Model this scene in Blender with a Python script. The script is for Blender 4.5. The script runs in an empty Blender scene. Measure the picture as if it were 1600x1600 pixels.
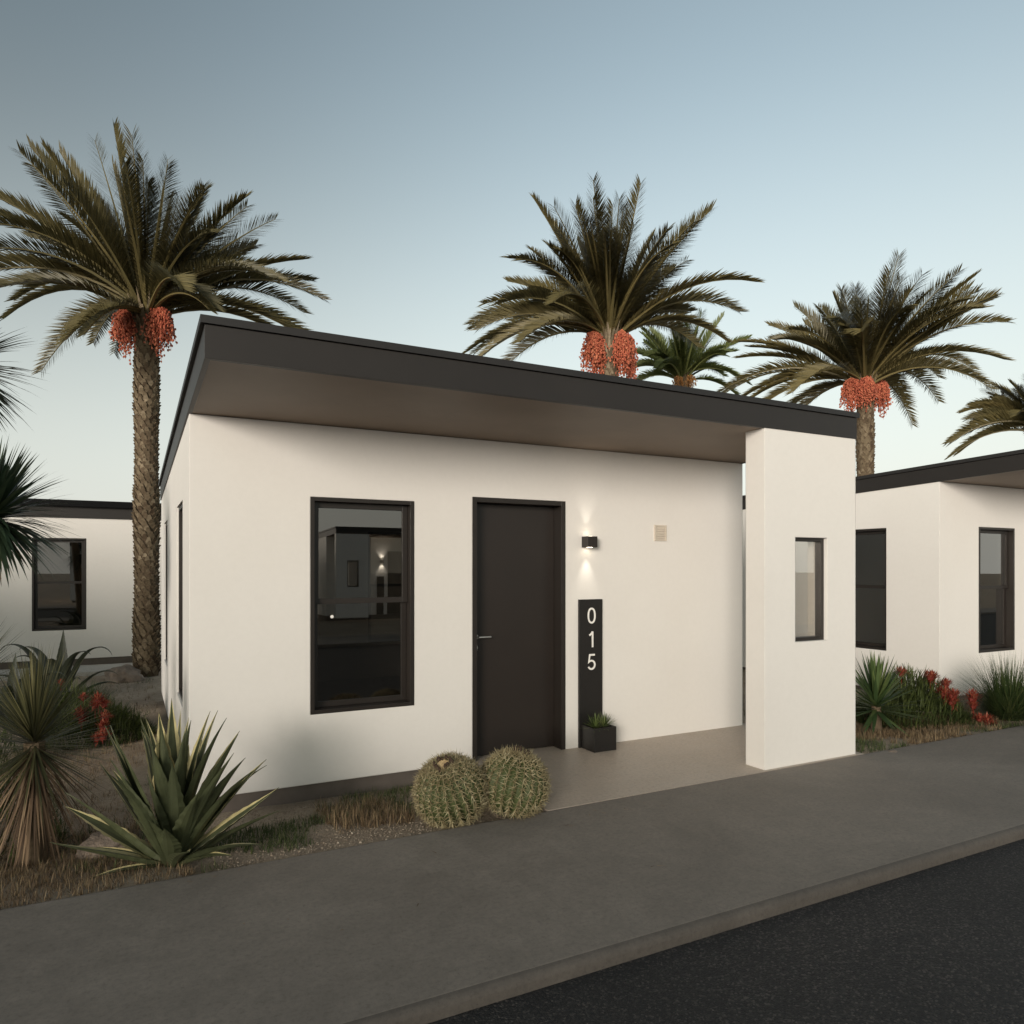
import bpy, math, random
from mathutils import Vector, Matrix, noise
R = random.Random(7)
rad = math.radians
sc = bpy.context.scene
COL = sc.collection
CU, CV, F, HZ = 0.885, 0.465, 1135.6, 888.0     # camera yaw (cos/sin), focal length and horizon in photo pixels
EYE = 1.6
RV = Vector((CU, -CV, 0)); FV = Vector((CV, CU, 0)); UP = Vector((0, 0, 1))

def at(px, Z):
    """ground position (x, y) of the photo column px at view depth Z"""
    p = RV * ((px - 800) / F * Z) + FV * Z
    return p.x, p.y

# ---------------------------------------------------------------- helpers
def tag(o, label=None, cat=None, group=None, kind=None):
    if label: o['label'] = label
    if cat: o['category'] = cat
    if group: o['group'] = group
    if kind: o['kind'] = kind
    return o

def empty(name, loc, rz=0.0):
    o = bpy.data.objects.new(name, None)
    COL.objects.link(o); o.location = loc; o.rotation_euler = (0, 0, rz); o.empty_display_size = 0.1
    return o

def copy_tree(o, parent=None):
    c = o.copy(); COL.objects.link(c)
    if parent: c.parent = parent
    for ch in list(o.children): copy_tree(ch, c)
    return c

class MB:
    """collects faces and links them as ONE mesh object"""
    def __init__(s): s.v = []; s.f = []; s.t = []      # t: per-face tint
    def face(s, pts, tint=0.5):
        n = len(s.v); s.v += [tuple(p) for p in pts]; s.f.append(tuple(range(n, n + len(pts)))); s.t.append(tint)
    def mesh(s, verts, faces, tint=0.5):
        n = len(s.v); s.v += [tuple(p) for p in verts]
        for f in faces: s.f.append(tuple(i + n for i in f)); s.t.append(tint)
    def box(s, x0, x1, y0, y1, z0, z1):
        v = [(x0,y0,z0),(x1,y0,z0),(x1,y1,z0),(x0,y1,z0),(x0,y0,z1),(x1,y0,z1),(x1,y1,z1),(x0,y1,z1)]
        s.mesh(v, [(0,3,2,1),(4,5,6,7),(0,1,5,4),(1,2,6,5),(2,3,7,6),(3,0,4,7)])
    def tube(s, pts, radii, n=8, cap=True, tint=0.5):
        base = len(s.v); m = len(pts)
        for i, p in enumerate(pts):
            p = Vector(p)
            d = (Vector(pts[min(i+1, m-1)]) - Vector(pts[max(i-1, 0)])).normalized()
            a = d.orthogonal().normalized() if i == 0 else (a - d * a.dot(d)).normalized()
            b = d.cross(a)
            for k in range(n):
                t = 2 * math.pi * k / n
                s.v.append(tuple(p + (a * math.cos(t) + b * math.sin(t)) * radii[i]))
        for i in range(m - 1):
            for k in range(n):
                k2 = (k + 1) % n
                s.f.append((base+i*n+k, base+i*n+k2, base+(i+1)*n+k2, base+(i+1)*n+k)); s.t.append(tint)
        if cap:
            s.f.append(tuple(base + k for k in reversed(range(n)))); s.t.append(tint)
            s.f.append(tuple(base + (m-1)*n + k for k in range(n))); s.t.append(tint)
    def build(s, name, mat, parent=None, smooth=False, loc=None):
        me = bpy.data.meshes.new(name); me.from_pydata(s.v, [], s.f)
        a = me.attributes.new('tint', 'FLOAT', 'FACE'); a.data.foreach_set('value', s.t)
        if smooth: me.polygons.foreach_set('use_smooth', [True] * len(me.polygons))
        me.materials.append(mat); me.update()
        o = bpy.data.objects.new(name, me); COL.objects.link(o)
        if parent: o.parent = parent
        if loc: o.location = loc
        return o

ICO = None
def ico():
    global ICO
    if ICO is None:
        g = (1 + 5 ** .5) / 2
        v = [(-1,g,0),(1,g,0),(-1,-g,0),(1,-g,0),(0,-1,g),(0,1,g),(0,-1,-g),(0,1,-g),(g,0,-1),(g,0,1),(-g,0,-1),(-g,0,1)]
        f = [(0,11,5),(0,5,1),(0,1,7),(0,7,10),(0,10,11),(1,5,9),(5,11,4),(11,10,2),(10,7,6),(7,1,8),(3,9,4),(3,4,2),(3,2,6),(3,6,8),(3,8,9),(4,9,5),(2,4,11),(6,2,10),(8,6,7),(9,8,1)]
        ICO = ([Vector(p).normalized() for p in v], f)
    return ICO

# ---------------------------------------------------------------- materials
def new_mat(name):
    m = bpy.data.materials.new(name); m.use_nodes = True
    nt = m.node_tree; nt.nodes.clear()
    out = nt.nodes.new('ShaderNodeOutputMaterial')
    b = nt.nodes.new('ShaderNodeBsdfPrincipled')
    nt.links.new(b.outputs[0], out.inputs[0])
    return m, nt, b, out

def nz(nt, scale, detail=4, rough=0.6, coord='Object', dist=0.0, stretch=None):
    tc = nt.nodes.new('ShaderNodeTexCoord'); n = nt.nodes.new('ShaderNodeTexNoise')
    n.inputs['Scale'].default_value = scale; n.inputs['Detail'].default_value = detail
    n.inputs['Roughness'].default_value = rough; n.inputs['Distortion'].default_value = dist
    src = tc.outputs[coord]
    if stretch:
        mp = nt.nodes.new('ShaderNodeMapping'); mp.inputs['Scale'].default_value = stretch
        nt.links.new(src, mp.inputs[0]); src = mp.outputs[0]
    nt.links.new(src, n.inputs['Vector'])
    return n.outputs['Fac']

def ramp(nt, fac, stops):
    r = nt.nodes.new('ShaderNodeValToRGB'); e = r.color_ramp.elements
    while len(e) < len(stops): e.new(0.5)
    for el, (p, c) in zip(e, stops): el.position = p; el.color = (*c, 1)
    nt.links.new(fac, r.inputs[0]); return r.outputs[0]

def mixc(nt, fac, a, b, mode='MIX'):
    m = nt.nodes.new('ShaderNodeMix'); m.data_type = 'RGBA'; m.blend_type = mode
    for k, i in ((fac, 0), (a, 6), (b, 7)):
        if isinstance(k, (int, float)): m.inputs[i].default_value = k
        elif isinstance(k, tuple): m.inputs[i].default_value = (*k, 1)
        else: nt.links.new(k, m.inputs[i])
    return m.outputs[2]

def bump(nt, b, h, strength, dist=0.01, bevel=None):
    n = nt.nodes.new('ShaderNodeBump'); n.inputs['Strength'].default_value = strength; n.inputs['Distance'].default_value = dist
    nt.links.new(h, n.inputs['Height'])
    if bevel:
        bv = nt.nodes.new('ShaderNodeBevel'); bv.samples = 4; bv.inputs[0].default_value = bevel
        nt.links.new(bv.outputs[0], n.inputs['Normal'])
    nt.links.new(n.outputs[0], b.inputs['Normal'])

def simple(name, c, rough=0.5, metal=0.0, var=0.12, scale=6, bumps=None, bevel=None, spec=0.5):
    m, nt, b, _ = new_mat(name)
    f = nz(nt, scale, 5)
    lo = tuple(x * (1 - var) for x in c); hi = tuple(min(1, x * (1 + var)) for x in c)
    nt.links.new(ramp(nt, f, [(0.3, lo), (0.7, hi)]), b.inputs['Base Color'])
    b.inputs['Roughness'].default_value = rough; b.inputs['Metallic'].default_value = metal
    b.inputs['Specular IOR Level'].default_value = spec
    if bumps: bump(nt, b, nz(nt, bumps[0], 6, 0.7), bumps[1], bumps[2], bevel)
    return m

def stucco():
    m, nt, b, _ = new_mat('white_stucco')
    big = nz(nt, 0.9, 6, 0.6)
    fine = nz(nt, 22, 5, 0.65)
    c1 = ramp(nt, big, [(0.3, (0.755, 0.725, 0.68)), (0.7, (0.79, 0.762, 0.72))])
    c2 = ramp(nt, fine, [(0.25, (0.975, 0.975, 0.975)), (0.6, (1, 1, 1))])
    nt.links.new(mixc(nt, 1.0, c1, c2, 'MULTIPLY'), b.inputs['Base Color'])
    b.inputs['Roughness'].default_value = 0.9; b.inputs['Specular IOR Level'].default_value = 0.2
    bump(nt, b, nz(nt, 95, 6, 0.7), 0.07, 0.004, bevel=0.012)
    return m

def concrete(name, lo, hi, stain=(0.6, 0.6, 0.6), rough=0.75, bs=0.25):
    m, nt, b, _ = new_mat(name)
    big = nz(nt, 0.8, 8, 0.65, dist=0.6); mid = nz(nt, 7, 8, 0.7); fine = nz(nt, 130, 6, 0.8); grit = nz(nt, 38, 8, 0.8)
    c = ramp(nt, big, [(0.3, lo), (0.7, hi)])
    c = mixc(nt, 0.8, c, ramp(nt, mid, [(0.3, stain), (0.62, (1, 1, 1))]), 'MULTIPLY')
    c = mixc(nt, 0.9, c, ramp(nt, fine, [(0.28, (0.55, 0.55, 0.55)), (0.45, (1, 1, 1)), (0.75, (1.0, 1.0, 1.0)), (0.9, (1.25, 1.22, 1.18))]), 'MULTIPLY')
    c = mixc(nt, 0.8, c, ramp(nt, grit, [(0.34, (0.70, 0.69, 0.68)), (0.48, (1, 1, 1)), (0.66, (1.18, 1.17, 1.15))]), 'MULTIPLY')
    # sparse dark pits
    tc = nt.nodes.new('ShaderNodeTexCoord'); vo = nt.nodes.new('ShaderNodeTexVoronoi'); vo.inputs['Scale'].default_value = 11
    nt.links.new(tc.outputs['Object'], vo.inputs['Vector'])
    pit = ramp(nt, vo.outputs['Distance'], [(0.0, (0.35, 0.33, 0.3)), (0.055, (1, 1, 1))])
    c = mixc(nt, 0.7, c, pit, 'MULTIPLY')
    nt.links.new(c, b.inputs['Base Color'])
    nt.links.new(ramp(nt, mid, [(0.3, (rough - .12,) * 3), (0.7, (rough + .1,) * 3)]), b.inputs['Roughness'])
    b.inputs['Specular IOR Level'].default_value = 0.4
    mm = nt.nodes.new('ShaderNodeMath'); mm.operation = 'ADD'
    nt.links.new(fine, mm.inputs[0]); nt.links.new(mid, mm.inputs[1])
    bump(nt, b, mm.outputs[0], bs, 0.006, bevel=0.015)
    return m

def asphalt():
    m, nt, b, _ = new_mat('asphalt')
    tc = nt.nodes.new('ShaderNodeTexCoord')
    vo = nt.nodes.new('ShaderNodeTexVoronoi'); vo.inputs['Scale'].default_value = 115
    nt.links.new(tc.outputs['Object'], vo.inputs['Vector'])
    sep = nt.nodes.new('ShaderNodeSeparateColor'); nt.links.new(vo.outputs['Color'], sep.inputs[0])
    c = ramp(nt, sep.outputs[0], [(0.0, (0.008, 0.008, 0.009)), (0.55, (0.016, 0.0152, 0.0152)), (0.85, (0.034, 0.032, 0.030)), (1.0, (0.085, 0.076, 0.07))])
    big = nz(nt, 0.7, 6)
    c = mixc(nt, 1.0, c, ramp(nt, big, [(0.3, (0.7, 0.7, 0.7)), (0.7, (1.15, 1.12, 1.1))]), 'MULTIPLY')
    nt.links.new(c, b.inputs['Base Color']); b.inputs['Roughness'].default_value = 0.8
    inv = nt.nodes.new('ShaderNodeMath'); inv.operation = 'SUBTRACT'; inv.inputs[0].default_value = 1
    nt.links.new(vo.outputs['Distance'], inv.inputs[1])
    bump(nt, b, inv.outputs[0], 0.7, 0.012)
    return m

def soil():
    m, nt, b, _ = new_mat('dry_soil')
    big = nz(nt, 1.1, 8, 0.65, dist=0.4); fine = nz(nt, 60, 6, 0.75); mid = nz(nt, 9, 6, 0.7)
    c = ramp(nt, big, [(0.3, (0.27, 0.21, 0.155)), (0.5, (0.40, 0.32, 0.24)), (0.72, (0.52, 0.43, 0.33))])
    c = mixc(nt, 1.0, c, ramp(nt, mid, [(0.3, (0.78, 0.76, 0.74)), (0.6, (1, 1, 1))]), 'MULTIPLY')
    c = mixc(nt, 1.0, c, ramp(nt, fine, [(0.3, (0.66, 0.66, 0.66)), (0.5, (1, 1, 1)), (0.75, (1.25, 1.22, 1.18))]), 'MULTIPLY')
    nt.links.new(c, b.inputs['Base Color']); b.inputs['Roughness'].default_value = 0.95
    mm = nt.nodes.new('ShaderNodeMath'); mm.operation = 'ADD'
    nt.links.new(fine, mm.inputs[0]); nt.links.new(mid, mm.inputs[1])
    bump(nt, b, mm.outputs[0], 0.9, 0.03)
    return m

def leafy(name, cols, rough=0.55, trans=0.25, spec=0.35, scale=None):
    """leaf colour varies leaf by leaf (tint attribute)"""
    m, nt, b, out = new_mat(name)
    a = nt.nodes.new('ShaderNodeAttribute'); a.attribute_name = 'tint'
    n = len(cols)
    c = ramp(nt, a.outputs['Fac'], [(i / max(1, n - 1), col) for i, col in enumerate(cols)])
    if scale:
        c = mixc(nt, 1.0, c, ramp(nt, nz(nt, scale, 5), [(0.3, (0.65, 0.65, 0.65)), (0.7, (1.15, 1.15, 1.15))]), 'MULTIPLY')
    nt.links.new(c, b.inputs['Base Color']); b.inputs['Roughness'].default_value = rough
    b.inputs['Specular IOR Level'].default_value = spec
    if trans:
        t = nt.nodes.new('ShaderNodeBsdfTranslucent'); nt.links.new(c, t.inputs[0])
        mx = nt.nodes.new('ShaderNodeMixShader'); mx.inputs[0].default_value = trans
        nt.links.new(b.outputs[0], mx.inputs[1]); nt.links.new(t.outputs[0], mx.inputs[2])
        nt.links.new(mx.outputs[0], out.inputs[0])
    return m

def glass(name='tinted_glass', tint=(0.52, 0.50, 0.47)):
    m, nt, b, out = new_mat(name)
    nt.nodes.remove(b)
    tr = nt.nodes.new('ShaderNodeBsdfTransparent'); tr.inputs[0].default_value = (*tint, 1)
    gl = nt.nodes.new('ShaderNodeBsdfGlossy'); gl.inputs['Roughness'].default_value = 0.0
    gl.inputs[0].default_value = (0.95, 0.93, 0.9, 1)
    fr = nt.nodes.new('ShaderNodeFresnel'); ge = nt.nodes.new('ShaderNodeNewGeometry')
    io = nt.nodes.new('ShaderNodeMapRange'); io.inputs['To Min'].default_value = 1.55; io.inputs['To Max'].default_value = 1 / 1.55
    nt.links.new(ge.outputs['Backfacing'], io.inputs['Value']); nt.links.new(io.outputs[0], fr.inputs[0])
    ma = nt.nodes.new('ShaderNodeMath'); ma.operation = 'MULTIPLY_ADD'; ma.inputs[1].default_value = 2.1; ma.inputs[2].default_value = 0.05
    ma.use_clamp = True
    nt.links.new(fr.outputs[0], ma.inputs[0])
    mx = nt.nodes.new('ShaderNodeMixShader')
    nt.links.new(ma.outputs[0], mx.inputs[0]); nt.links.new(tr.outputs[0], mx.inputs[1]); nt.links.new(gl.outputs[0], mx.inputs[2])
    nt.links.new(mx.outputs[0], out.inputs[0])
    return m

def emit(name, c, s):
    m, nt, b, out = new_mat(name)
    b.inputs['Base Color'].default_value = (*c, 1)
    b.inputs['Emission Color'].default_value = (*c, 1); b.inputs['Emission Strength'].default_value = s
    return m

M = dict(
    stucco=stucco(),
    metal=simple('bronze_metal', (0.020, 0.0155, 0.0125), 0.42, 0.0, 0.12, 3, (240, 0.06, 0.002), 0.004),
    fascia=simple('fascia_metal', (0.0175, 0.0140, 0.0118), 0.5, 0.0, 0.12, 1.5, (120, 0.05, 0.002), 0.004),
    cap=simple('cap_metal', (0.0165, 0.0145, 0.0135), 0.5, 0.0, 0.15, 2),
    soffit=simple('soffit_board', (0.21, 0.155, 0.11), 0.55, 0.0, 0.08, 2.5, (150, 0.06, 0.003)),
    gutter=simple('black_gutter', (0.0035, 0.0035, 0.004), 0.7, spec=0.15),
    door=simple('door_paint', (0.0215, 0.0160, 0.0128), 0.4, 0.0, 0.10, 2, (300, 0.05, 0.002), 0.003),
    plinth=simple('plinth_render', (0.12, 0.10, 0.085), 0.9, 0, 0.2, 4, (60, 0.3, 0.005)),
    inside=simple('interior_paint', (0.42, 0.38, 0.33), 0.9),
    steel=simple('brushed_steel', (0.62, 0.6, 0.57), 0.28, 1.0),
    white=simple('white_paint', (0.85, 0.83, 0.78), 0.5),
    black=simple('black_powder_coat', (0.012, 0.0105, 0.0095), 0.45, 0, 0.15, 5, (200, 0.05, 0.002), 0.004),
    plate=simple('cream_plastic', (0.62, 0.55, 0.46), 0.5),
    rubber=simple('dark_earth', (0.04, 0.03, 0.022), 0.95),
    glass=glass(), clear=glass('clear_glass', (0.95, 0.94, 0.92)), asphalt=asphalt(), soil=soil(),
    walk=concrete('sidewalk_concrete', (0.18, 0.157, 0.134), (0.245, 0.215, 0.184), (0.72, 0.72, 0.72)),
    kerb=concrete('kerb_concrete', (0.085, 0.075, 0.065), (0.118, 0.104, 0.09), (0.72, 0.71, 0.7)),
    patio=concrete('patio_concrete', (0.40, 0.335, 0.275), (0.47, 0.40, 0.335), (0.9, 0.9, 0.9), 0.5, 0.08),
    path=concrete('path_concrete', (0.42, 0.40, 0.37), (0.5, 0.48, 0.44), (0.8, 0.8, 0.8)),
    rock=simple('rock', (0.24, 0.19, 0.15), 0.9, 0, 0.45, 5, (14, 0.8, 0.05)),
    bark=leafy('palm_bark', [(0.10, 0.07, 0.045), (0.20, 0.155, 0.10), (0.36, 0.29, 0.20)], 0.9, 0.0, 0.15, 30),
    frond=leafy('date_palm_leaf', [(0.06, 0.056, 0.024), (0.145, 0.122, 0.05), (0.23, 0.185, 0.075)], 0.45, 0.28, 0.4),
    frond_green=leafy('green_palm_leaf', [(0.055, 0.08, 0.025), (0.13, 0.16, 0.05), (0.23, 0.25, 0.085)], 0.45, 0.28, 0.4),
    date=leafy('date_fruit', [(0.27, 0.06, 0.035), (0.44, 0.115, 0.065), (0.60, 0.21, 0.115)], 0.45, 0.0, 0.4),
    date_brown=leafy('unripe_date_fruit', [(0.25, 0.12, 0.04), (0.42, 0.2, 0.07), (0.5, 0.26, 0.1)], 0.5, 0.0, 0.4),
    agave=leafy('agave_leaf', [(0.058, 0.068, 0.034), (0.105, 0.118, 0.056), (0.66, 0.57, 0.29)], 0.5, 0.08, 0.35, 9),
    agave_grey=leafy('grey_agave_leaf', [(0.024, 0.032, 0.022), (0.045, 0.054, 0.036), (0.08, 0.088, 0.056)], 0.5, 0.05, 0.35, 7),
    yucca=leafy('spiky_yucca_leaf', [(0.032, 0.034, 0.018), (0.08, 0.08, 0.036), (0.20, 0.18, 0.08)], 0.5, 0.15),
    yucca_green=leafy('green_yucca_leaf', [(0.03, 0.06, 0.025), (0.075, 0.12, 0.04), (0.17, 0.21, 0.07)], 0.45, 0.2),
    yucca_dark=leafy('tree_yucca_leaf', [(0.018, 0.034, 0.02), (0.035, 0.058, 0.032), (0.07, 0.095, 0.05)], 0.4, 0.15),
    dead=leafy('dead_leaf', [(0.075, 0.048, 0.03), (0.16, 0.105, 0.065), (0.32, 0.22, 0.135)], 0.8, 0.15),
    cactus=leafy('cactus_skin', [(0.045, 0.06, 0.022), (0.10, 0.12, 0.04)], 0.6, 0.0),
    spine=leafy('cactus_spine', [(0.17, 0.125, 0.065), (0.33, 0.275, 0.15), (0.56, 0.49, 0.31)], 0.5, 0.1),
    wool=simple('cactus_wool', (0.55, 0.40, 0.22), 0.95, 0, 0.25, 60),
    bud=simple('cactus_bud', (0.05, 0.028, 0.016), 0.8, 0, 0.3, 40),
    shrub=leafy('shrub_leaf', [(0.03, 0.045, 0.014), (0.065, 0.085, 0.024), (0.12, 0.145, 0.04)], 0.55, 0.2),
    flower=leafy('red_flower', [(0.17, 0.022, 0.015), (0.28, 0.05, 0.03), (0.44, 0.16, 0.09)], 0.6, 0.2),
    reed=leafy('fountain_grass_blade', [(0.022, 0.04, 0.013), (0.055, 0.085, 0.026), (0.15, 0.16, 0.06)], 0.5, 0.2),
    straw=leafy('dry_grass_blade', [(0.085, 0.055, 0.033), (0.185, 0.125, 0.07), (0.40, 0.30, 0.175)], 0.7, 0.25),
    turf=leafy('green_grass_blade', [(0.03, 0.045, 0.013), (0.06, 0.085, 0.025), (0.12, 0.14, 0.05)], 0.6, 0.2),
    pebble=leafy('gravel', [(0.20, 0.155, 0.115), (0.31, 0.25, 0.19), (0.44, 0.37, 0.29)], 0.9, 0.0, 0.2),
    lamp_lens=emit('lamp_lens', (1.0, 0.86, 0.66), 6.0),
    succulent=leafy('planter_leaf', [(0.05, 0.075, 0.022), (0.11, 0.15, 0.045), (0.24, 0.27, 0.11)], 0.5, 0.2),
)

# ---------------------------------------------------------------- ground, road, pavement
SW_FAR, SW_NEAR = 4.13, 2.502
def soil_z(x, y):
    if y < SW_FAR: return -0.03
    t = min(1, (y - SW_FAR) / 1.1); t = t * t * (3 - 2 * t)
    deep = 0.125 if x < 7 else 0.05
    if 5.6 < x < 8.5: deep = 0.09
    z = -0.018 - (deep - 0.018) * t
    n = noise.fractal(Vector((x * .9, y * .9, 3)), 0.8, 2, 4) * 0.022
    return z + n * min(1, (y - SW_FAR) * 4)

def make_ground():
    # fine sheet in the garden, one coarse sheet to the horizon joined into the same mesh
    xs = [-250, -120, -60, -30, -15] + [-8 + .1 * i for i in range(0, 261)] + [20, 26, 34, 60, 120, 250]
    ys = [-250, -120, -60, -30, -18, -12.0, -6.6, -6.0, -2, 2.0, 4.0, SW_FAR + .02] + [SW_FAR + .07 + .1 * i for i in range(0, 105)] + [16, 18, 21, 26, 35, 60, 120, 250]
    v = []; f = []
    for y in ys:
        for x in xs:
            z = soil_z(x, y) if (-8 <= x <= 18.1 and SW_FAR < y < 14.7) else (-0.10 if y > SW_FAR else -0.16)
            v.append((x, y, z))
    n = len(xs)
    for j in range(len(ys) - 1):
        for i in range(n - 1): f.append((j*n+i, j*n+i+1, (j+1)*n+i+1, (j+1)*n+i))
    me = bpy.data.meshes.new('ground'); me.from_pydata(v, [], f)
    me.polygons.foreach_set('use_smooth', [True] * len(me.polygons)); me.materials.append(M['soil']); me.update()
    o = bpy.data.objects.new('ground', me); COL.objects.link(o); tag(o, kind='structure')
make_ground()

def slab(name, mat, x0, x1, y0, y1, z0, z1):
    b = MB(); b.box(x0, x1, y0, y1, z0, z1); return tag(b.build(name, mat), kind='structure')
slab('sidewalk', M['walk'], -120, 120, SW_NEAR + .035, SW_FAR, -.2, 0.0)
kb = MB()   # kerb with a softened lip
prof = [(SW_NEAR, -.2), (SW_NEAR, -.03), (SW_NEAR + .006, -.015), (SW_NEAR + .018, -.005), (SW_NEAR + .035, 0)]
for i in range(len(prof) - 1):
    (ya, za), (yb, zb) = prof[i], prof[i+1]
    kb.face([(-120, ya, za), (120, ya, za), (120, yb, zb), (-120, yb, zb)])
tag(kb.build('kerb', M['kerb']), kind='structure')
slab('road', M['asphalt'], -120, 120, -4.2, SW_NEAR - .002, -.25, -.068)
slab('opposite_sidewalk', M['walk'], -120, 120, -5.9, -4.204, -.25, 0.0)
slab('patio', M['patio'], 2.44, 5.60, SW_FAR + .002, 5.655, -.2, .003)
slab('path', M['path'], -6.0, .4, 13.5, 14.45, -.2, -.065)

# ---------------------------------------------------------------- house
W, D, T, OV = 5.16, 5.04, 0.2, 1.31
SL = 0.035
def soff(y): return 2.665 - SL * y
WZ0, WZ1 = 0.515, 2.131

def wall_panel(b, s_lines, z_lines, holes, P, t, top, caps=True):
    """P(s, d, z) -> point; d=0 outer, d=t inner; the last z line follows top(s)"""
    ns, nzl = len(s_lines), len(z_lines)
    def pt(i, d, j):
        s = s_lines[i]; z = z_lines[j] if j < nzl - 1 else top(s)
        if d and not caps: s = min(max(s, s_lines[0] + t), s_lines[-1] - t)     # inner faces stop at the crossing wall
        return P(s, d, z)
    def hole(i, j):
        if i < 0 or j < 0 or i >= ns - 1 or j >= nzl - 1: return None
        sm = (s_lines[i] + s_lines[i+1]) / 2; zm = (z_lines[j] + z_lines[j+1]) / 2
        return any(a < sm < c and e < zm < g for a, c, e, g in holes)
    for i in range(ns - 1):
        for j in range(nzl - 1):
            if hole(i, j): continue
            b.face([pt(i,0,j), pt(i+1,0,j), pt(i+1,0,j+1), pt(i,0,j+1)])
            b.face([pt(i,t,j), pt(i,t,j+1), pt(i+1,t,j+1), pt(i+1,t,j)])
            if hole(i-1, j): b.face([pt(i,0,j), pt(i,0,j+1), pt(i,t,j+1), pt(i,t,j)])
            if hole(i+1, j): b.face([pt(i+1,0,j), pt(i+1,t,j), pt(i+1,t,j+1), pt(i+1,0,j+1)])
            if hole(i, j-1): b.face([pt(i,0,j), pt(i,t,j), pt(i+1,t,j), pt(i+1,0,j)])
            if hole(i, j+1): b.face([pt(i,0,j+1), pt(i+1,0,j+1), pt(i+1,t,j+1), pt(i,t,j+1)])
            if caps and hole(i-1, j) is None: b.face([pt(i,0,j), pt(i,0,j+1), pt(i,t,j+1), pt(i,t,j)])
            if caps and hole(i+1, j) is None: b.face([pt(i+1,0,j), pt(i+1,t,j), pt(i+1,t,j+1), pt(i+1,0,j+1)])
            if hole(i, j-1) is None: b.face([pt(i,0,j), pt(i,t,j), pt(i+1,t,j), pt(i+1,0,j)])

def frame_bars(b, w, h, fw, y0, y1, x0=0, z0=0):
    b.box(x0, x0 + fw, y0, y1, z0, z0 + h); b.box(x0 + w - fw, x0 + w, y0, y1, z0, z0 + h)
    b.box(x0 + fw, x0 + w - fw, y0 + .001, y1, z0, z0 + fw); b.box(x0 + fw, x0 + w - fw, y0 + .001, y1, z0 + h - fw, z0 + h)

def window(parent, loc, rz, w=.81, h=1.616, sticker=False):
    b = MB(); frame_bars(b, w, h, .03, -.004, .13)
    fr = b.build('window', M['metal'], parent); fr.location = loc; fr.rotation_euler = (0, 0, rz)
    iw, rail = w - .06, .785
    up = MB(); frame_bars(up, iw - .004, h - .06 - rail - .002, .042, .062, .092, .032, .03 + rail)
    up.build('upper_sash', M['metal'], fr)
    lo = MB(); frame_bars(lo, iw - .004, rail + .04, .042, .094, .122, .032, .032)
    lo.build('lower_sash', M['metal'], fr)
    p1 = MB(); p1.box(.07, w - .07, .074, .080, .03 + rail + .03, h - .06); p1.build('pane', M['glass'], fr)
    p2 = MB(); p2.box(.07, w - .07, .105, .111, .07, .03 + rail + .02); p2.build('pane', M['glass'], fr)
    if sticker:
        s = MB(); s.tube([(.185, .1045, .715), (.185, .1025, .715)], [.013, .013], 20); s.build('sticker', M['white'], fr)
    return fr

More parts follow.
